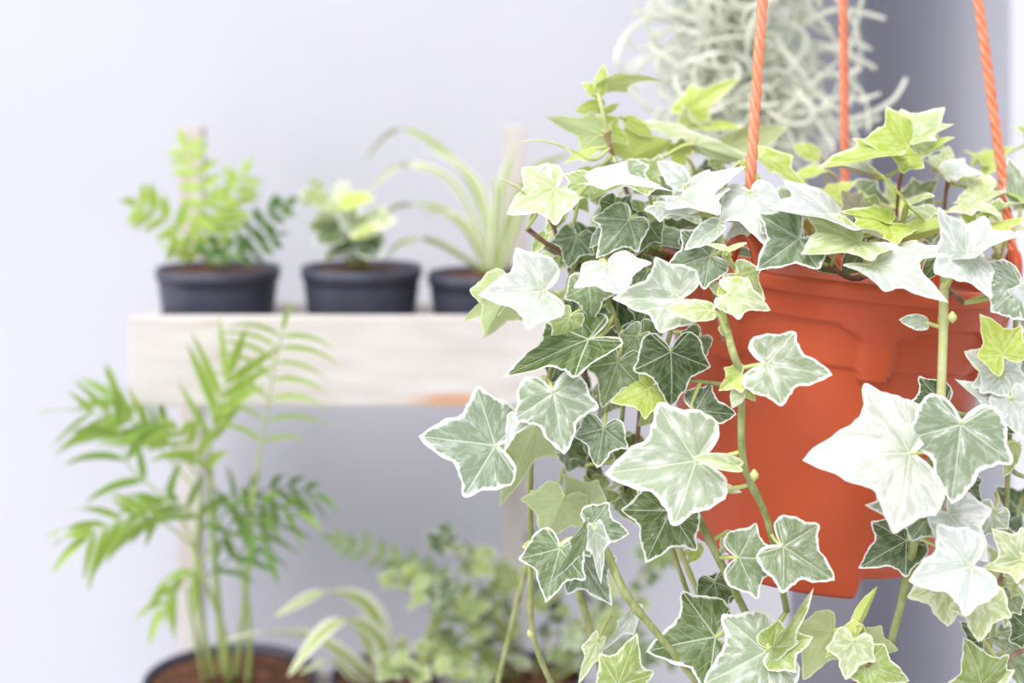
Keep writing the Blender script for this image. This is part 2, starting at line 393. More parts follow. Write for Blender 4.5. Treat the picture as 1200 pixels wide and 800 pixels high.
def make_leaf(kind, seed, fold, bump, cup, rip):
    rr = random.Random(seed); sides = []
    for sgn in (1, -1):
        base, vi = leaf_outline(kind, rr); sc = rr.uniform(.88, 1.12); sk = rr.uniform(-.05, .05)
        sides.append([(x + (sk if 0 < i < 11 else 0) * abs(y) * 1.6, y * sc) for i, (x, y) in enumerate(base)])
    def dens(half):   # 3 extra points per span, keep lobe tips pointed
        out = []
        sharp = {0, 11}
        for i in range(11):
            p1, p2 = Vector(half[i]), Vector(half[i + 1])
            t1 = (Vector(half[i + 1]) - Vector(half[max(i - 1, 0)])) * .5 if i not in sharp else (p2 - p1)
            t2 = (Vector(half[min(i + 2, 11)]) - Vector(half[i])) * .5 if (i + 1) not in sharp else (p2 - p1)
            for k in range(4):
                t = k / 4; h1 = 2 * t ** 3 - 3 * t * t + 1; h2 = t ** 3 - 2 * t * t + t; h3 = -2 * t ** 3 + 3 * t * t; h4 = t ** 3 - t * t
                out.append(p1 * h1 + t1 * h2 + p2 * h3 + t2 * h4)
        return out
    ang0 = lambda p: math.atan2(p.y, p.x)
    up = dens(sides[0]); dn = dens(sides[1])
    loop = up + [Vector((1, 0))] + [Vector((p.x, -p.y)) for p in reversed(dn[1:])]
    for i_, p in enumerate(loop):
        q = p.length
        if q > .2: loop[i_] = p * (1 + .016 * math.sin(13 * ang0(p) + seed) + .012 * math.sin(29 * ang0(p) + 2 * seed))
    n = len(loop); rings = [.18, .38, .58, .76, .90, 1.0]
    ang = lambda p: math.atan2(p.y, p.x)
    veins = [0.0]; bounds = []
    for si, sg in ((0, 1), (1, -1)):
        h = sides[si]; a6 = math.atan2(h[6][1], h[6][0]); ab = math.atan2((h[2][1] + h[3][1]) / 2, (h[2][0] + h[3][0]) / 2)
        veins += [sg * a6, sg * ab]
    V = [Vector((0, 0, 0))]; mg = []
    def dist(p):
        best = 9
        for i in range(n):
            a, b = loop[i], loop[(i + 1) % n]; ab = b - a; t = max(0, min(1, (p - a).dot(ab) / max(ab.dot(ab), 1e-9))); best = min(best, (p - a - ab * t).length)
        return best
    flat = [Vector((0, 0))]
    for r in rings:
        for p in loop: flat.append(p * r)
    mg = [dist(p) if i <= n * (len(rings) - 1) else 0.0 for i, p in enumerate(flat)]
    s1, s2, s3 = rr.uniform(0, 6), rr.uniform(0, 6), rr.uniform(3, 5)
    V = []
    for p in flat:
        x, y = p.x, p.y; rad = p.length
        va = min(abs((ang(p) - a + math.pi) % (2 * math.pi) - math.pi) for a in veins) if rad > 0 else 0
        pv = rad * math.sin(min(va, 1.2))
        z = fold * math.sqrt(y * y + .0016) + bump * 4 * max(x, -.3) * (1 - x) * .25 - cup * y * y
        z += .10 * pv * (1 - rad * .4)                          # panels puff up between the veins
        z += rip * rad * rad * math.sin(s3 * ang(p) + s1) + rip * .6 * rad * math.sin(5 * x + s2)
        V.append((x, y, z))
    Fc = []
    for k in range(n): Fc.append((0, 1 + k, 1 + (k + 1) % n))
    for r in range(len(rings) - 1):
        for k in range(n):
            a = 1 + r * n + k; b = 1 + r * n + (k + 1) % n; Fc.append((a, a + n, b + n, b))
    # keep the upper face up
    Fc = [f[::-1] for f in Fc]
    me = mesh('ivy_leaf', (V, Fc)); uvl = me.uv_layers.new(name='vein')
    for pl in me.polygons:
        c = sum((flat[v] for v in pl.vertices), Vector((0, 0))) / len(pl.vertices); ca = ang(c)
        best = min(veins, key=lambda a: abs((ca - a + math.pi) % (2 * math.pi) - math.pi)); cu, su = math.cos(best), math.sin(best)
        for li in pl.loop_indices:
            p = flat[me.loops[li].vertex_index]; uvl.data[li].uv = (p.x * cu + p.y * su, -p.x * su + p.y * cu)
    at = me.attributes.new('margin', 'FLOAT', 'POINT'); at.data.foreach_set('value', mg)
    me.materials.append(M_ivy)
    up_ok = sum(pl.normal.z for pl in me.polygons) > 0
    if not up_ok: me.flip_normals()
    return me
LEAVES = {}
_s = 11
for kd in 'ABCD':
    LEAVES[kd] = []
    for fo, bu, cu, ri in ((.10, .10, .10, .03), (.22, .18, .0, .05), (-.12, .22, .18, .04), (.05, .30, .25, .05), (.38, .05, -.05, .06)):
        _s += 1; LEAVES[kd].append(make_leaf(kd, _s, fo, bu, cu, ri))
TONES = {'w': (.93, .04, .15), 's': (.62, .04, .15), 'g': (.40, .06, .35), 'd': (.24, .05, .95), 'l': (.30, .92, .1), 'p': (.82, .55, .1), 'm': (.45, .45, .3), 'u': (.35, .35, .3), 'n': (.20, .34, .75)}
NORM = {'f': (0, -1, .45), 'h': (0, -.50, 1), 'H': (0, -.16, 1), 'u': (.1, 1, .25), 'r': (.8, -.75, .3), 'e': (-.8, -.75, .3), 'd': (0, -.9, -.5), 'k': (0, .55, 1)}
def basis(J, T, N0, w):
    A = T - J; L_ = A.length; x = A / L_; z = Vector(N0); z = z - z.dot(x) * x
    if z.length < 1e-3: z = Vector((0, -1, 0)) - (-x.y) * x
    z.normalize(); y = z.cross(x)
    return Matrix(((x.x * L_, y.x * L_ * w, z.x * L_, J.x), (x.y * L_, y.y * L_ * w, z.y * L_, J.y), (x.z * L_, y.z * L_ * w, z.z * L_, J.z), (0, 0, 0, 1)))
def put_leaf(root, J, T, N0, w, kind, tone, stem_pts=None, petiole=True, name='leaf', pr=.0011, rr=rnd):
    Mx = basis(J, T, N0, w); me = LEAVES[kind][rr.randrange(5)]
    o = link(name, me, None, root)
    Ml = Matrix.Translation(-root.location) @ Mx
    loc, rot, sca = Ml.decompose(); o.location = loc; o.rotation_mode = 'QUATERNION'; o.rotation_quaternion = rot; o.scale = sca
    t = TONES[tone]; o.color = tuple(max(0, min(1, c + rr.uniform(-.09, .09))) for c in t) + (1,)
    if petiole:
        x = (T - J).normalized(); z = Vector((Mx[0][2], Mx[1][2], Mx[2][2])).normalized()
        best = None
        if stem_pts:
            best = min(stem_pts, key=lambda q: (q - J).length)
            if (best - J).length > .036: best = None
        if best is None: best = J - x * .018 - z * .02 + Vector((0, .012, -.012))
        k = (best - J).length
        c1 = J - x * (.35 * k) - z * (.12 * k); c2 = best.lerp(J, .35) - z * (.15 * k)
        pts = []
        for i in range(8):
            s = i / 7; pts.append(J * (1 - s) ** 3 + c1 * (3 * s * (1 - s) ** 2) + c2 * (3 * s * s * (1 - s)) + best * s ** 3)
        V, Fc = tube(pts, pr, pr * 1.15, 6)
        inv = Mx.inverted(); V = [tuple(inv @ Vector(v)) for v in V]
        link('petiole', mesh('petiole', (V, Fc)), M_petiole, o)
    return o

# ------------------------------------------------------------------ hanging ivy: pot, ropes
RIMC = P(978, 309, .915)                       # centre of the rim
TILT = Matrix.Rotation(R(6.0), 4, 'Y')
PH, RT, RB = .187, .1105, .081
ivy = empty('hanging_ivy', RIMC + TILT.to_3x3() @ Vector((0, 0, -PH)))
tag(ivy, 'trailing variegated ivy in a terracotta orange plastic pot hung on orange ropes', 'hanging plant')
PM = Matrix.Translation(RIMC) @ TILT           # pot frame: origin at rim centre
def potpart(name, vf, m, under=None, smooth=True):
    return part(name, ([tuple(PM @ Vector(v)) for v in vf[0]], vf[1]), m, ivy, smooth, under)
def sst(x, a, b):
    t = max(0, min(1, (x - a) / (b - a))); return t * t * (3 - 2 * t)
def pot_body():
    n = 280; per = 2 * math.pi / 7; th0 = R(-43.6)
    # depth below the rim, dense through the collar and around its lower edge
    zs = [-.004 - .0012 * i for i in range(5)] + [-.0105 - .0011 * i for i in range(46)]
    z_e = zs[-1]; zs += [z_e - .004 - (PH - abs(z_e) - .030) * i / 12 for i in range(13)] + [-PH + .0235 - .0021 * i for i in range(11)] + [-PH + .0]
    V, Fc = [], []
    for zi, z in enumerate(zs):
        s = -z / PH; r0 = RT * .938 + (RB - RT * .938) * s
        for k in range(n):
            a = 2 * math.pi * k / n; ph = ((a - th0 + math.pi * 8) % per) / per        # 0..1 through one panel + tab
            dd = -z
            # collar stands 3 mm proud down to 54 mm; tabs reach 58 mm with round corners
            tabc = abs(ph - .90) * per * r0                                             # distance from the tab axis (m)
            low = .0500 + .0062 * (1 - sst(tabc, .0060, .0105))
            col = 1 - sst(dd, low - .0004, low + .0008)
            # trapezoid recess, narrower at its top, between the tabs
            half = (.5 * per * r0) * (.50 + .31 * sst(dd, .024, .034)); off = abs(ph - .40) * per * r0
            rec = sst(dd, .0235, .0252) * (1 - sst(off, half - .0010, half + .0008))
            r = r0 + col * (.0074 - .0044 * rec)
            # base: feet and the shallow arches between them
            fa = (a - R(-46)) % (math.pi / 2); arch = 1 - sst(abs(fa - R(28)), R(26), R(31)) 
            zz = z
            if z < -PH + .024: 
                t = sst(-z, PH - .024, PH); zz = z + (1 - arch) * .011 * t; r += .0030 * arch * t - .0012 * t
            V.append((r * math.sin(a), -r * math.cos(a), zz))
    m = len(zs)
    for i in range(m - 1):
        for k in range(n):
            k2 = (k + 1) % n; Fc.append((i * n + k, (i + 1) * n + k, (i + 1) * n + k2, i * n + k2))
    # base plate set a little up, and inner wall
    b0 = len(V)
    for k in range(n):
        a = 2 * math.pi * k / n; V.append((RB * .96 * math.sin(a), -RB * .96 * math.cos(a), -PH + .011))
    V.append((0, 0, -PH + .011))
    for k in range(n):
        k2 = (k + 1) % n; Fc.append(((m - 1) * n + k, b0 + k, b0 + k2, (m - 1) * n + k2)); Fc.append((b0 + k, b0 + n, b0 + k2))
    return V, Fc
pot = potpart('pot', pot_body(), M_plastic)
potpart('rim', lathe([(RT * .955, -.010), (RT * .99, -.0102), (RT * 1.028, -.0098), (RT * 1.038, -.0075), (RT * 1.038, -.003), (RT * 1.026, -.0005), (RT * .99, .0), (RT * .955, -.001), (RT * .935, -.006), (RT * .915, -.022)], (0, 0, 0), 120), M_plastic, pot)
potpart('soil', lathe([(.0005, -.012), (.03, -.011), (.07, -.014), (RT * .918, -.018)], (0, 0, 0), 60), M_soil)
def rope(a, b):
    n = 120; ax = (b - a); Ln = ax.length; t = ax.normalized(); u = t.cross(Vector((0, 1, 0))).normalized(); v = t.cross(u); out = []
    for k in range(3):
        pts = []
        nn = int(Ln / .0021)
        for i in range(nn + 1):
            s = i / nn; an = -2 * math.pi * (s * Ln / .027 + k / 3)
            pts.append(a + ax * s + u * (.00165 * math.cos(an)) + v * (.00165 * math.sin(an)))
        out.append(tube(pts, .0018, .0018, 7))
    return join(*out)
for ang in (-41, 84, 164):
    a = R(ang); e = Vector((math.sin(a), -math.cos(a), 0)); tg = Vector((math.cos(a), math.sin(a), 0))
    arch = [PM @ (e * (RT * 1.0) + tg * (.0105 * math.cos(q)) + Vector((0, 0, -.004 + .0225 * math.sin(q)))) for q in [math.pi * i / 14 for i in range(15)]]
    part('rope_lug', tube(arch, .0042, .0042, 10), M_plastic, ivy)
    top = PM @ (e * RT + Vector((0, 0, .0165)))
    part('rope', rope(top, HUB + e * .004), M_rope, ivy)
hk = [HUB + Vector((0, 0, -.012)), HUB + Vector((.012, 0, -.006)), HUB + Vector((.013, 0, .010)), HUB + Vector((.004, 0, .022)), HUB + Vector((0, 0, .036)), HUB + Vector((0, 0, .0515))]
part('hook', tube(crom(hk, 5), .0022, .0022, 8), M_metal, ivy)

# ------------------------------------------------------------------ ivy vines (photo-plane points, depth)
VINES = [
 # name-material, radius, depths, points
 (M_vine, .0023, (.80, .765, .77, .775, .79, .80), [(848, 372), (858, 410), (869, 450), (871, 540), (900, 612), (922, 716)]),
 (M_vine_brown, .0018, (.82, .80, .79), [(836, 335), (842, 365), (849, 400)]),
 (M_vine_pale, .0020, (.85, .815, .80, .80), [(843, 225), (841, 262), (852, 300), (868, 322)]),
 (M_vine_pale, .0028, (.85, .79, .775, .77, .77), [(1108, 322), (1106, 345), (1105, 400), (1102, 480), (1100, 520)]),
 (M_vine, .0027, (.77, .775, .79, .80), [(1096, 520), (1080, 592), (1062, 682), (1044, 752)]),
 (M_vine_brown, .0019, (.86, .83, .82, .82, .83), [(1056, 262), (1050, 288), (1027, 315), (1000, 326), (972, 312)]),
 (M_vine_brown, .0016, (.83, .80, .79), [(1105, 333), (1118, 345), (1130, 355)]),
 (M_vine_brown, .0014, (.88, .88, .90, .92), [(1066, 168), (1060, 195), (1054, 215), (1050, 262)]),
 (M_vine_brown, .0013, (.91, .92, .94), [(1112, 205), (1108, 232), (1104, 280)]),
 (M_vine_brown, .0013, (.96, .96, .97), [(1153, 190), (1146, 230), (1140, 290)]),
 (M_vine_pale, .0016, (.90, .89, .89), [(699, 100), (706, 130), (712, 160)]),
 (M_vine_brown, .0016, (.89, .89, .90, .92), [(711, 155), (717, 180), (728, 206), (760, 300)]),
 (M_vine_pale, .0013, (1.0, 1.0, .98), [(802, 128), (806, 160), (812, 240)]),
 (M_vine_brown, .0017, (.84, .85, .88), [(618, 268), (640, 285), (690, 320)]),
 (M_vine_brown, .0014, (.85, .86, .88), [(645, 256), (652, 275), (672, 330)]),
 (M_vine, .0017, (.84, .83, .835, .84, .85), [(700, 330), (716, 360), (728, 395), (735, 420), (728, 500)]),
 (M_vine, .0021, (.86, .855, .85, .85, .86), [(640, 470), (622, 540), (622, 640), (624, 740), (648, 805)]),
 (M_vine, .0017, (.92, .93, .93), [(672, 520), (648, 590), (640, 640)]),
 (M_vine, .0020, (.93, .94, .95), [(618, 660), (600, 730), (582, 805)]),
 (M_vine, .0026, (.88, .885, .89), [(668, 670), (690, 730), (708, 805)]),
 (M_vine, .0024, (.80, .79, .785, .79, .80), [(698, 625), (712, 650), (735, 698), (775, 748), (822, 805)]),
 (M_vine_pale, .0019, (.83, .82, .82), [(783, 612), (797, 645), (818, 695)]),
 (M_vine, .0016, (.84, .83, .83), [(785, 635), (797, 670), (808, 700)]),
 (M_vine, .0026, (.81, .80, .80, .81), [(815, 600), (830, 630), (850, 670), (880, 730)]),
 (M_vine_brown, .0014, (.79, .785, .79), [(1021, 760), (1018, 778), (1002, 800)]),
 (M_vine, .0024, (.82, .82, .83), [(1166, 705), (1160, 745), (1152, 805)]),
 (M_vine, .0022, (.90, .90, .90), [(1200, 580), (1186, 612), (1178, 650)]),
 (M_vine_brown, .0013, (.82, .81, .80), [(1200, 762), (1186, 768), (1176, 782)]),
 (M_vine, .0014, (.82, .81, .80), [(880, 453), (845, 450), (800, 444)]),
 (M_vine, .0014, (.79, .785, .785, .79), [(1103, 468), (1115, 480), (1135, 485), (1160, 470)]),
 (M_vine, .0016, (.83, .83, .84), [(1160, 480), (1182, 545), (1205, 560)]),
 (M_vine_brown, .0014, (.85, .85, .86), [(1192, 640), (1180, 665), (1165, 690)]),
 # runners inside the mass
 (M_vine_brown, .0018, (.90, .86, .86, .88), [(800, 310), (740, 300), (700, 360), (680, 470)]),
 (M_vine_brown, .0017, (.90, .86, .85, .87), [(820, 310), (780, 320), (758, 400), (745, 540)]),
 (M_vine, .0016, (.89, .87, .86, .86), [(790, 300), (690, 290), (655, 380), (640, 470)]),
 (M_vine, .0016, (.88, .84, .83, .83), [(840, 310), (800, 350), (770, 470), (782, 610)]),
 (M_vine, .0018, (.90, .87, .86, .86), [(1165, 300), (1190, 340), (1185, 470), (1175, 700)]),
]
STEM = []
for mt, rad, ds, px in VINES:
    pts = crom([P(x, y, d) for (x, y), d in zip(px, ds)], 8); STEM += pts
    def knob(s, q=rnd.uniform(0, 3)): return 1 + .22 * max(0, math.sin(s * 19 + q)) ** 12
    part('vine', tube(pts, rad, rad * .8, 10, rf=knob), mt, ivy)
for (x, y, d) in ((884, 557, .765), (1116, 372, .77), (622, 742, .85)):
    part('bud', lathe([(.0004, -.003), (.0022, -.001), (.0024, .001), (.0004, .0035)], P(x, y, d), 10), M_petiole, ivy)

# ------------------------------------------------------------------ ivy leaves read from the photograph: jx jy tx ty depth dtip pose width shape tone
LIST = """
702 108 708 74 .895 .0 f .7 D l|712 100 779 95 .90 -.005 k .8 C p|704 112 681 97 .90 .0 f .9 D l|704 124 673 131 .905 .0 u .9 D l
708 131 727 121 .91 .0 f .7 D l|704 158 638 137 .90 .0 u .75 C u|706 150 738 168 .91 .0 f .9 A l|684 183 606 165 .87 -.01 H .9 C l
735 140 766 161 .92 0 f .7 D l|738 186 788 165 .92 .0 u 1.1 A l|630 228 643 189 .82 .0 f .9 D w|626 236 580 211 .82 -.01 H .8 D p
650 222 592 252 .815 -.01 f .95 A p|690 214 655 241 .84 -.015 f .8 A m|698 214 790 226 .82 -.02 h .55 C w|803 226 874 198 .83 -.01 h 1.15 A w
800 216 769 188 .835 .0 f 1.1 D w|803 232 842 256 .815 -.02 h 1.2 B w|770 240 826 261 .825 -.02 h .8 C w|880 226 896 288 .82 -.02 f .95 A w
872 193 906 250 .85 -.01 r .5 D l|893 186 958 238 .88 -.01 r .55 C l|958 181 927 172 1.0 .0 f 1.2 D l|962 200 921 216 .95 .0 h .8 D l
812 148 872 152 1.02 0 h .6 D l|850 173 926 149 .98 .0 u .6 D u|802 130 869 91 1.02 .0 f .6 C l|806 124 836 150 1.02 .0 f 1.1 D p
762 152 880 186 .94 -.02 H .6 C p|815 170 880 191 .91 -.01 u .5 D u|1066 160 1106 127 .88 .01 f 1.0 A p|1072 162 1119 146 .88 .005 h .9 C p|1063 172 1009 166 .875 -.01 f 1.1 A l
1070 181 1119 161 .88 .0 h .5 D l|1052 183 957 200 .86 -.02 H .8 C l|1020 206 957 197 .87 -.02 h .8 C w|1062 240 1015 192 .84 -.02 h .8 A l|1066 236 1096 230 .845 -.01 h 1.4 D p
1108 202 1074 184 .91 -.01 h 1.2 A p|1110 202 1152 206 .91 -.01 h 1.1 A w|1106 196 1112 170 .92 .0 f 1.2 A p|1155 190 1128 176 .96 0 h 1.2 C l|1152 190 1186 172 .96 0 h 1.0 A l
1196 242 1180 184 .90 .01 f .75 D s|1124 210 1174 222 .92 -.01 h .7 D l|1070 232 1100 210 .93 .0 f .9 A g|1000 247 985 222 .87 -.01 f .9 A w|1010 225 1045 240 .93 .0 f 1.0 A d
1140 258 1125 243 .87 0 f 1.1 D l|1206 157 1188 147 .95 0 f .9 C l|986 262 896 250 .815 -.03 h .85 A w|906 254 941 286 .815 -.015 h 1.0 B s|936 280 884 320 .80 -.02 f 1.0 A g
1006 284 938 302 .80 -.02 h 1.0 A p|1044 262 983 249 .84 -.01 h .6 C l|1042 262 984 282 .83 -.02 h .8 A l|1054 280 1124 262 .83 -.01 u .6 D l|1024 312 1108 358 .785 -.02 h 1.0 A w
1048 302 1121 294 .81 -.01 h .75 A w|1130 297 1206 280 .79 -.02 h 1.0 A w|1132 298 1092 322 .785 -.02 f 1.1 B w|1196 334 1160 366 .785 -.01 f 1.3 B s|1206 348 1178 372 .78 0 f 1.0 A w
1165 268 1205 258 .86 0 h .9 C l|1130 240 1175 252 .87 -.01 h .8 A p|1000 268 1040 275 .88 0 f 1 A d|1082 246 1116 250 .87 -.01 h 1 A p|1088 262 1060 285 .86 0 f 1 A g
637 341 560 346 .80 -.01 f .98 A w|596 342 566 398 .83 .0 u 1.0 A u|590 345 541 379 .832 0 u .6 C u|668 372 645 409 .82 -.005 f .85 A m|604 358 620 375 .84 0 u .8 D u
676 277 664 314 .855 0 f 1.15 A g|709 270 691 291 .835 0 f .85 D g|737 258 699 303 .83 -.01 f .95 A g|712 311 728 347 .80 -.01 f 1.65 B w|690 333 694 378 .825 0 f 1.05 A g
796 350 717 351 .785 0 f .9 A s|833 364 777 362 .77 0 f .75 D p|842 264 802 294 .80 0 f .8 D s|832 300 777 319 .805 0 f 1.0 A g|851 293 824 288 .785 0 h .7 D p|852 294 877 285 .785 0 h .7 D p
866 322 896 351 .79 0 f 1.1 A m|846 346 869 323 .785 0 f .9 D l|840 342 824 318 .80 0 f .7 D p|857 345 904 363 .78 0 f .85 A p|846 382 858 396 .79 0 f 1.1 D p
690 398 588 444 .81 -.01 h .75 A d|748 394 721 429 .82 0 e .8 A g|752 392 772 428 .825 0 f .9 A d|786 412 787 478 .80 0 f 1.0 A d|648 460 661 534 .795 -.005 f 1.15 A s
652 462 596 514 .80 -.005 f .5 C s|580 522 488 511 .81 -.01 f 1.05 A s|602 488 588 536 .815 0 e .8 D w|628 500 585 596 .825 0 u .7 C u|692 470 662 521 .82 0 e .45 C u
707 502 699 549 .805 0 f 1.05 A g|724 424 705 479 .81 0 f .85 A g|761 455 716 472 .805 0 f 1.1 A l|770 478 748 500 .82 0 u 1.1 D u|815 540 706 555 .775 -.005 f 1.0 A s|815 481 864 486 .80 0 f 1.05 A d
864 546 809 535 .765 0 f .6 D p|828 572 870 578 .79 0 h .8 D p|786 598 757 658 .80 0 f 1.15 A d|766 575 742 600 .82 0 f 1.0 A m|660 585 638 632 .83 0 u 1.25 B u|690 590 660 556 .835 0 u 1.1 A u
692 617 738 626 .80 0 f 1.1 A g|656 642 640 704 .79 0 f 1.0 A g|632 640 611 640 .81 0 f 1.1 D l|686 620 644 683 .785 0 r .45 C g|697 622 704 684 .78 0 f .5 C s|680 650 716 708 .80 0 f .85 A g
740 714 696 769 .81 0 r .45 C w|724 802 746 741 .80 0 f .85 A m|700 752 677 802 .83 0 f .5 C p|838 746 757 763 .80 0 f 1.05 A d|897 763 824 802 .785 0 f 1.1 A s|866 653 924 656 .785 0 f 1.15 A g
918 640 979 681 .78 0 f 1.05 A g|905 758 953 687 .78 0 r .42 C m|905 760 953 746 .785 0 f 1.0 A m|837 682 846 724 .82 0 f 1.1 A d|976 740 940 796 .795 0 u .9 A u|1003 735 1029 686 .785 0 u .42 D l
1003 733 967 771 .785 0 f .5 D l|1016 755 1054 762 .795 0 u 1.1 A u|1000 752 990 797 .78 0 f 1.0 A p|1015 778 1067 798 .785 0 f .8 A m|1062 633 1006 665 .79 0 f .9 A d|1092 600 1013 592 .78 0 f .8 A g
898 427 977 440 .762 -.005 f .88 A s|1066 531 942 538 .755 -.01 f .98 A w|1126 497 1114 592 .765 -.005 f 1.15 A s|1106 476 1052 488 .785 0 f 1.1 A d|1174 416 1146 367 .775 0 f .95 A l|1176 437 1128 411 .785 0 f 1.1 A w
1172 434 1176 472 .785 0 f 1.3 B w|1166 480 1117 446 .78 0 h .9 A w|1186 468 1202 516 .78 0 f 1.1 A w|1204 440 1174 398 .80 0 f 1.0 A s|1130 563 1151 596 .79 0 f 1.0 A d|1112 603 1156 658 .775 0 f 1.0 A w
1138 663 1062 681 .76 -.01 f .95 A w|1106 680 1110 735 .775 0 f 1.2 A p|1150 700 1146 753 .77 0 f 1.15 A p|1195 655 1161 619 .78 0 f 1.0 A p|1195 660 1150 665 .78 0 f .9 C p|1196 658 1204 692 .78 0 f 1.0 A p
1150 802 1130 747 .785 0 f 1.2 A m|1152 805 1190 784 .79 0 f 1.0 C m|1198 602 1165 568 .90 0 f 1.1 A d|1150 748 1124 728 .80 0 f 1.0 A d|1205 740 1172 706 .83 0 f 1.1 A d|1185 700 1170 725 .80 0 f 1 A g
1190 520 1175 560 .83 0 f .7 D m|1165 600 1150 630 .80 0 f 1 A s|660 245 640 275 .86 0 f 1 D m|720 240 700 262 .85 0 f 1 A d|760 262 745 300 .85 0 f 1 A d|655 305 625 330 .86 0 f .8 D u
880 262 850 282 .83 0 h 1 A w|1160 225 1120 240 .90 0 h 1 A p|1100 300 1080 330 .83 0 f 1 D d|950 300 985 322 .84 0 f 1.0 D d|1010 295 985 325 .86 0 f 1 D d
1160 250 1198 240 .88 -.01 h .8 A m|1176 262 1144 250 .88 -.01 h .9 A l|1200 234 1174 224 .90 0 h 1 C l|1095 256 1060 268 .86 -.01 h .9 A p|1140 285 1100 276 .86 0 h .9 A p
930 232 968 222 .92 -.01 h .9 C l|900 240 870 216 .90 0 h .9 A m|975 232 1002 212 .93 0 h 1 A l|745 212 692 232 .85 -.02 H .9 A m|735 200 762 222 .87 -.01 h 1 A g|690 200 664 214 .88 0 h 1 C l
670 222 690 250 .85 -.01 f 1 A m|640 275 622 300 .87 0 f .9 D m|770 205 742 186 .89 0 f 1.1 A m|800 182 775 170 .93 0 f 1 A l|845 190 828 168 .93 0 f 1 A m|690 175 662 192 .90 0 h .9 A l
1030 245 1012 262 .86 -.01 f 1 A m|940 215 905 200 .92 0 h .9 A l|860 240 838 262 .84 -.01 f 1 A w|758 318 742 348 .85 0 f 1 A g|820 395 800 420 .83 0 f 1 A d|760 360 745 392 .84 0 f 1 A d
868 440 842 458 .765 0 f .9 A l|868 455 858 478 .765 0 f 1 D p|873 455 886 470 .765 0 f .9 D l|868 442 850 446 .768 0 f .6 D l
846 690 812 712 .83 0 f .9 A d|820 640 806 660 .82 0 f .9 D l|855 625 845 650 .80 0 f .8 D p|1148 510 1165 500 .82 0 f 1 A m|1085 378 1052 375 .775 0 f .95 D s"""
for row in LIST.strip().replace('\n', '|').split('|'):
    a = row.split(); jx, jy, tx_, ty, d, dt = [float(v) for v in a[:6]]
    n0 = Vector(NORM[a[6]]) + Vector((rnd.uniform(-.15, .15), rnd.uniform(-.08, .08), rnd.uniform(-.12, .12)))
    put_leaf(ivy, P(jx, jy, d), P(tx_, ty, d + dt), n0, float(a[7]) * rnd.uniform(.95, 1.05), a[8], a[9], STEM)

# leaves deeper in the mass
def fill(n, gen, tones, lo, hi, seed):
    r2 = random.Random(seed)
    for _ in range(n):
        x, y, d = gen(r2); J = P(x, y, d)
        ln = r2.uniform(lo, hi); az = r2.uniform(0, 2 * math.pi)
        dr = Vector((math.cos(az), -.35 + .5 * math.sin(az), r2.uniform(-.9, .15))).normalized()
        n0 = Vector((r2.uniform(-.5, .5), -r2.uniform(.2, 1), r2.uniform(.3, 1)))
        put_leaf(ivy, J, J + dr * ln, n0, r2.uniform(.85, 1.1), r2.choice('AAABCD'), r2.choice(tones), STEM, True, 'leaf', .001, r2)
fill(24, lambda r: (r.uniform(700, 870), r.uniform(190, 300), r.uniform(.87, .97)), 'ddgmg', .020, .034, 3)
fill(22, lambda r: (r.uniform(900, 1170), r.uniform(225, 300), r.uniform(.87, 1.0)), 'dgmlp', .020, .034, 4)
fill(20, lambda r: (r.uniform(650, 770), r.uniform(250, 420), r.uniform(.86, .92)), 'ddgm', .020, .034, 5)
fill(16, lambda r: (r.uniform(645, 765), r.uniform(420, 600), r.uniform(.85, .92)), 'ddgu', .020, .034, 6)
fill(8, lambda r: (r.uniform(1165, 1215), r.uniform(380, 780), r.uniform(.84, .90)), 'dgm', .022, .034, 8)

# ------------------------------------------------------------------ potted plants on the upper tier
def potbase(px, d, deck): v = P(px, 0, d); return Vector((v.x, d, deck))
def rim_z(py, d): return P(0, py, d).z
PD = 1.297
# zamia-like fern
c = potbase(256, PD, deck_top); h = rim_z(312, PD) - deck_top
fern = empty('potted_fern', c); tag(fern, 'small feathery lime green fern in a dark plastic pot on the upper tier', 'potted plant')
nursery_pot(fern, c, .0555, h)
G = 'fern fronds'
KF = dict(droop=.45, start=.28, ang=62)
pinnate(fern, [(250, 312), (243, 260), (230, 205), (218, 172)], PD, PD + .01, 6, .021, .0085, M_fern, M_stalk, **KF)
pinnate(fern, [(246, 312), (222, 280), (190, 252), (162, 240)], PD, PD - .02, 5, .021, .010, M_fern, M_stalk, **KF)
pinnate(fern, [(256, 312), (264, 270), (274, 232), (284, 206)], PD, PD + .015, 5, .022, .008, M_fern, M_stalk, **KF)
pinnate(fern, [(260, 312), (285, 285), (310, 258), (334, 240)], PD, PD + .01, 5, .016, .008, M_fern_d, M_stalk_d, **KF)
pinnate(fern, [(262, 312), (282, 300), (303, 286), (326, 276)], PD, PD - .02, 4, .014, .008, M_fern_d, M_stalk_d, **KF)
pinnate(fern, [(252, 312), (250, 285), (256, 255), (262, 232)], PD - .01, PD - .02, 5, .017, .0075, M_fern, M_stalk, **KF)
pinnate(fern, [(248, 312), (232, 296), (216, 290), (200, 289)], PD - .01, PD - .03, 3, .013, .009, M_fern, M_stalk, **KF)
pinnate(fern, [(250, 312), (242, 298), (255, 288), (270, 296)], PD - .02, PD - .035, 3, .013, .009, M_fern_d, M_stalk_d, **KF)
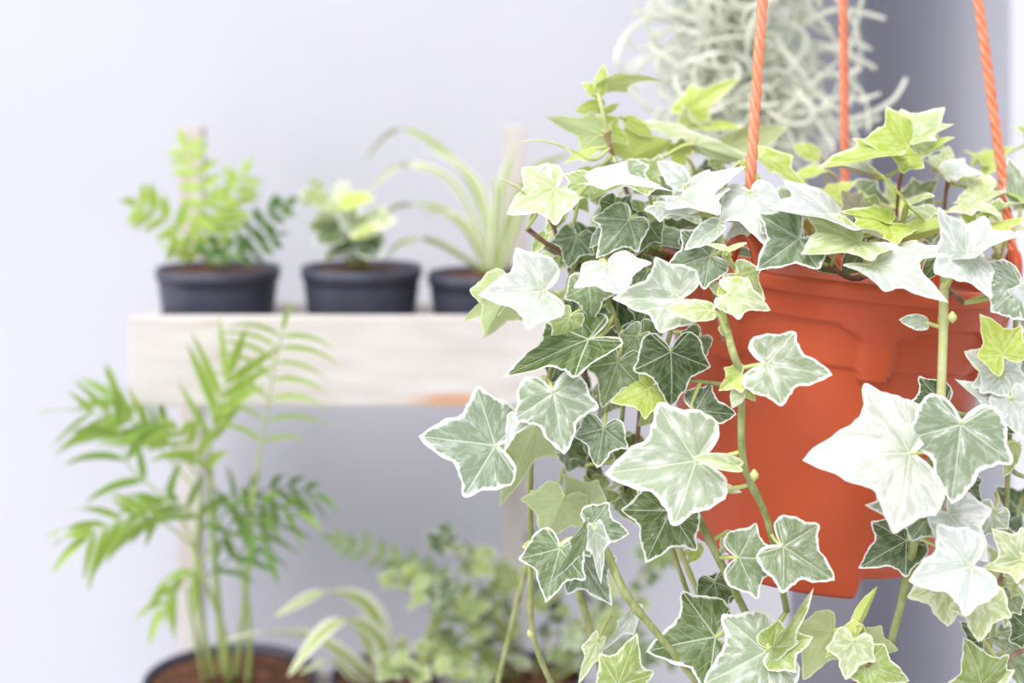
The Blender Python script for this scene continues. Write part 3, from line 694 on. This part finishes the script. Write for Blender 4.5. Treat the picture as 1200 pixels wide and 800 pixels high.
# bushy variegated plant
c = potbase(424, PD, deck_top); h = rim_z(311, PD) - deck_top
bushy = empty('potted_variegated_plant', c); tag(bushy, 'small bushy variegated plant in a dark pot between the fern and spider plant', 'potted plant')
nursery_pot(bushy, c, .0545, h)
r3 = random.Random(21)
BUSH = [(375, 228, 350, 242, 'n'), (378, 225, 358, 210, 'm'), (392, 232, 412, 216, 'p'), (388, 245, 370, 262, 'p'), (400, 238, 440, 236, 'l'), (405, 252, 432, 262, 'w'),
     (418, 262, 466, 260, 'p'), (412, 270, 390, 248, 'w'), (395, 268, 360, 266, 'n'), (398, 272, 368, 286, 'd'), (420, 275, 452, 288, 'm'), (412, 282, 388, 298, 'd'),
     (415, 255, 420, 228, 'l'), (430, 268, 456, 244, 'p'), (408, 285, 434, 304, 'n'), (385, 240, 348, 228, 'm'), (405, 290, 380, 306, 'n'), (425, 285, 446, 304, 'd'), (400, 255, 378, 236, 'p'), (415, 275, 440, 270, 'l')]
for (jx, jy, tx_, ty, tone) in BUSH:
    d = PD + r3.uniform(-.035, .02); J = P(jx, jy, d)
    base = P(420 + r3.uniform(-12, 12), 313, PD + r3.uniform(-.01, .01))
    mid = base.lerp(J, .5) + Vector((0, 0, .008))
    part('stalk', tube(crom([base, mid, J], 5), .0011, .0009, 6), M_stalk, bushy)
    put_leaf(bushy, J, P(tx_, ty, d - .012), Vector((r3.uniform(-.4, .4), -.7, .8)), r3.uniform(1.2, 1.6), 'D', tone, None, False, 'leaf', rr=r3)
# spider plant
c = potbase(566, PD, deck_top); h = rim_z(318, PD) - deck_top
spid = empty('potted_spider_plant', c); tag(spid, 'spider plant with long arching leaves in a dark pot behind the ivy', 'potted plant')
nursery_pot(spid, c, .0500, h)
for px, w, mt, dz in (([(575, 318), (566, 250), (535, 190), (470, 150), (425, 190)], .0068, M_spider2, .03), ([(572, 318), (552, 250), (520, 205), (465, 195), (418, 240)], .0068, M_spider, -.02),
    ([(570, 318), (545, 268), (510, 242), (470, 240), (440, 258)], .0062, M_spider2, .0), ([(566, 318), (540, 300), (505, 282), (470, 285), (450, 305)], .0058, M_spider2, -.03),
    ([(578, 318), (572, 260), (560, 215), (520, 180), (490, 176)], .0068, M_spider, .02), ([(582, 318), (586, 250), (592, 205), (606, 170)], .0095, M_spider, .0),
    ([(584, 318), (600, 250), (625, 200), (670, 180)], .0085, M_spider2, .01), ([(578, 318), (580, 270), (582, 232), (578, 205)], .0095, M_spider, -.01),
    ([(588, 318), (604, 270), (618, 240), (640, 225)], .0085, M_spider, -.02), ([(574, 318), (560, 280), (530, 250), (495, 250)], .0062, M_spider, .0)):
    strap(spid, px, (PD, PD + dz), w, mt)

# ------------------------------------------------------------------ plants on the lower tier
PL = 1.297
c = potbase(270, PL, deck_low); h = rim_z(790, PL) - deck_low
palm = empty('potted_palm', c); tag(palm, 'young parlour palm with narrow leaflets in a dark pot with brown soil', 'potted plant')
nursery_pot(palm, c, .0775, h, .78)
for px, ds, w in (([(262, 790), (255, 700), (248, 610), (246, 530)], (1.29, 1.27, 1.23, 1.19), .0035), ([(275, 795), (285, 720), (292, 640), (298, 570)], (1.29, 1.26, 1.21, 1.175), .003), ([(250, 795), (235, 720), (230, 650), (236, 580)], (1.29, 1.27, 1.25, 1.23), .003),
      ([(268, 800), (262, 740), (240, 680), (226, 640)], (1.29, 1.26, 1.22, 1.20), .0028), ([(290, 800), (292, 730), (280, 660), (256, 610)], (1.29, 1.28, 1.27, 1.25), .0026), ([(240, 800), (232, 760), (222, 710), (220, 690)], (1.29, 1.27, 1.25, 1.24), .0022)):
    part('cane', tube(crom([P(x, y, d) for (x, y), d in zip(px, ds)], 6), w, w * .6, 8), M_stalk, palm)
K = dict(sect=lance, rad=.0012)
pinnate(palm, [(298, 570), (310, 500), (322, 430), (331, 388)], 1.175, 1.12, 7, .048, .0042, M_palm, M_stalk, 1.1, start=.22, ang=58, **K)
pinnate(palm, [(246, 530), (250, 500), (258, 470), (268, 440)], 1.19, 1.15, 5, .060, .0085, M_palm, M_stalk, .15, start=.1, ang=26, **K)
pinnate(palm, [(240, 570), (205, 525), (150, 492), (98, 482)], 1.24, 1.17, 5, .046, .0075, M_palm, M_stalk, .5, start=.35, ang=42, **K)
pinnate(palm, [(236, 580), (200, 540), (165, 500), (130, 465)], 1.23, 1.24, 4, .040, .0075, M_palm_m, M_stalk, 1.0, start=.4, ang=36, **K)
pinnate(palm, [(226, 640), (190, 612), (145, 608), (105, 628)], 1.20, 1.15, 6, .045, .0078, M_palm, M_stalk, 1.1, start=.3, ang=46, **K)
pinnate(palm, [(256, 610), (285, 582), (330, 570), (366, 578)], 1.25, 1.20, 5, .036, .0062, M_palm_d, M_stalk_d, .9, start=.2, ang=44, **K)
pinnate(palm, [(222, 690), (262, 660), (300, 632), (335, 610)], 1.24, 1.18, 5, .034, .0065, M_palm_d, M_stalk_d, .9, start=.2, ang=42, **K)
pinnate(palm, [(248, 640), (226, 672), (204, 688), (190, 712)], 1.25, 1.20, 4, .036, .0075, M_palm, M_stalk, 1.2, start=.25, ang=38, **K)
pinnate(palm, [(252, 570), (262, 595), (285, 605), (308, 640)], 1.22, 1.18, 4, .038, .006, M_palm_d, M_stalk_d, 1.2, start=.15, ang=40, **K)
pinnate(palm, [(230, 640), (200, 590), (150, 545), (140, 500)], 1.21, 1.18, 4, .040, .0080, M_palm_m, M_stalk, 1.1, start=.3, ang=42, **K)
pinnate(palm, [(256, 650), (272, 610), (300, 592), (345, 600)], 1.25, 1.19, 5, .036, .0065, M_palm_m, M_stalk_d, 1.2, start=.15, ang=48, **K)
pinnate(palm, [(240, 620), (225, 600), (205, 590), (180, 596)], 1.22, 1.18, 4, .038, .0075, M_palm_m, M_stalk, 1.0, start=.15, ang=46, **K)
pinnate(palm, [(246, 560), (238, 540), (222, 520), (208, 505)], 1.20, 1.17, 4, .036, .0075, M_palm, M_stalk, .9, start=.15, ang=48, **K)

c = potbase(452, PL, deck_low); h = .098
spl = empty('potted_spider_plant', c); tag(spl, 'cream-striped spider plant beside the palm on the lower tier', 'potted plant')
nursery_pot(spl, c, .049, h)
for px, w, mt, dz in (([(452, 815), (450, 750), (425, 705), (375, 697), (322, 722)], .019, M_spider, -.09), ([(455, 815), (448, 755), (412, 728), (375, 745), (338, 792)], .018, M_spider, -.12),
    ([(448, 815), (425, 785), (370, 748), (310, 742), (262, 752)], .014, M_spider, -.09), ([(462, 815), (452, 770), (448, 740)], .024, M_spider, -.02), ([(462, 815), (468, 770), (474, 742)], .016, M_spider, .0),
    ([(458, 815), (440, 770), (420, 730), (400, 722)], .011, M_spider2, .02), ([(480, 815), (505, 750), (520, 705), (536, 676)], .013, M_spider2, -.02), ([(478, 815), (498, 765), (508, 730)], .012, M_spider2, .02),
    ([(455, 815), (420, 800), (390, 775), (350, 790)], .010, M_spider, -.06)):
    strap(spl, px, (PL, PL + dz), w, mt)

c = potbase(618, PL, deck_low); h = .098
leafy = empty('potted_ivy', c); tag(leafy, 'loose green ivy in a dark pot behind the trailing vines', 'potted plant')
nursery_pot(leafy, c, .050, h)
r4 = random.Random(5)
STEM2 = []
for px, dz in (([(610, 815), (590, 740), (560, 680), (520, 632)], -.05), ([(620, 815), (640, 740), (650, 690), (640, 640)], .02), ([(615, 815), (570, 760), (520, 700), (470, 690)], -.08), ([(625, 815), (690, 750), (740, 690), (770, 640)], -.04),
    ([(618, 815), (600, 760), (585, 720), (575, 660)], .03), ([(622, 815), (680, 780), (740, 760), (800, 770)], -.06), ([(612, 815), (560, 790), (510, 770), (470, 790)], -.10), ([(620, 815), (660, 770), (700, 720), (690, 660)], .03)):
    pts = crom([P(x, y, PL + dz * i / 3) for i, (x, y) in enumerate(px)], 6); STEM2 += pts
    part('vine', tube(pts, .0017, .001, 7), M_vine, leafy)
    for k in range(5, len(pts)):
        for q in range(1 if k % 3 else 2):
            J = pts[k] + Vector((r4.uniform(-.016, .016), r4.uniform(-.025, .01), r4.uniform(-.006, .016)))
            dr = Vector((r4.uniform(-1, 1), r4.uniform(-.8, .1), r4.uniform(-.6, .35))).normalized()
            put_leaf(leafy, J, J + dr * r4.uniform(.012, .023), Vector((r4.uniform(-.4, .4), -.7, .8)), r4.uniform(.8, 1.1), r4.choice('AABD'), r4.choice('gnnddnm'), [pts[k]], True, 'leaf', .0009, r4)
pinnate(leafy, [(600, 815), (545, 730), (480, 665), (395, 632)], PL, PL - .06, 11, .018, .010, M_fern_p, M_stalk, .4, start=.35)
pinnate(leafy, [(604, 815), (560, 740), (520, 690), (470, 668)], PL, PL - .04, 8, .018, .010, M_fern_p, M_stalk, .4, start=.3)

# ------------------------------------------------------------------ hanging moss
MD = 1.17
mc = P(880, 60, MD)
moss = empty('hanging_moss', Vector((HUB.x, MD, 1.16))); tag(moss, 'pale tangled clump of hanging air-plant moss behind the orange ropes', 'hanging plant')
r5 = random.Random(9)
part('wire', tube([Vector((HUB.x, MD, 1.50)), Vector((HUB.x, MD, 1.60)), Vector((HUB.x, MD, bz + .0005))], .0012, .0012, 6), M_metal, moss)
for i in range(285):
    x = P(r5.gauss(865, 50), 0, MD).x; y = MD + r5.gauss(0, .028)
    z = r5.uniform(1.19, 1.36); p = Vector((x, y, z))
    az = r5.uniform(0, 6.28); d = Vector((math.cos(az) * .8, math.sin(az) * .7, r5.uniform(-1, .1))).normalized()
    spin = r5.choice((-1, 1)) * r5.uniform(.25, .75); axis = Vector((r5.uniform(-.5, .5), r5.uniform(-1, 1), r5.uniform(-.6, .6))).normalized()
    pts = []
    for k in range(r5.randrange(13, 22)):
        pts.append(p.copy()); d = Matrix.Rotation(spin * r5.uniform(.3, 1.1), 3, axis) @ d
        d = (d + Vector(((mc.x - p.x) * 4.5, (MD - p.y) * 5, -.10))).normalized(); p = p + d * .0085
        if p.z < 1.165: d.z = abs(d.z)
    part('strand', tube(crom(pts, 2), .0018, .0012, 6), M_moss, moss)
for px in ([(930, 120), (960, 142), (1005, 138), (1045, 118), (1062, 92)], [(940, 30), (975, 12), (1010, 15), (1037, 22)], [(930, 80), (970, 88), (1005, 82), (1002, 70), (975, 60)], [(998, 84), (1000, 105), (994, 122), (985, 140)],
           [(950, 50), (975, 56), (1000, 66), (1026, 80)], [(960, 145), (985, 160), (1010, 178), (1018, 190)], [(940, 60), (965, 58), (1000, 50), (1020, 58)], [(955, 140), (990, 150), (1020, 142), (1030, 138)],
           [(760, 20), (735, 40), (722, 70), (735, 88)], [(780, 60), (750, 75), (740, 100), (760, 130)], [(960, 140), (968, 160), (962, 175), (975, 190)]):
    pts = crom([P(x, y, MD + r5.uniform(-.02, .02)) for x, y in px], 6)
    part('strand', tube(pts, .0024, .0018, 7), M_moss, moss)
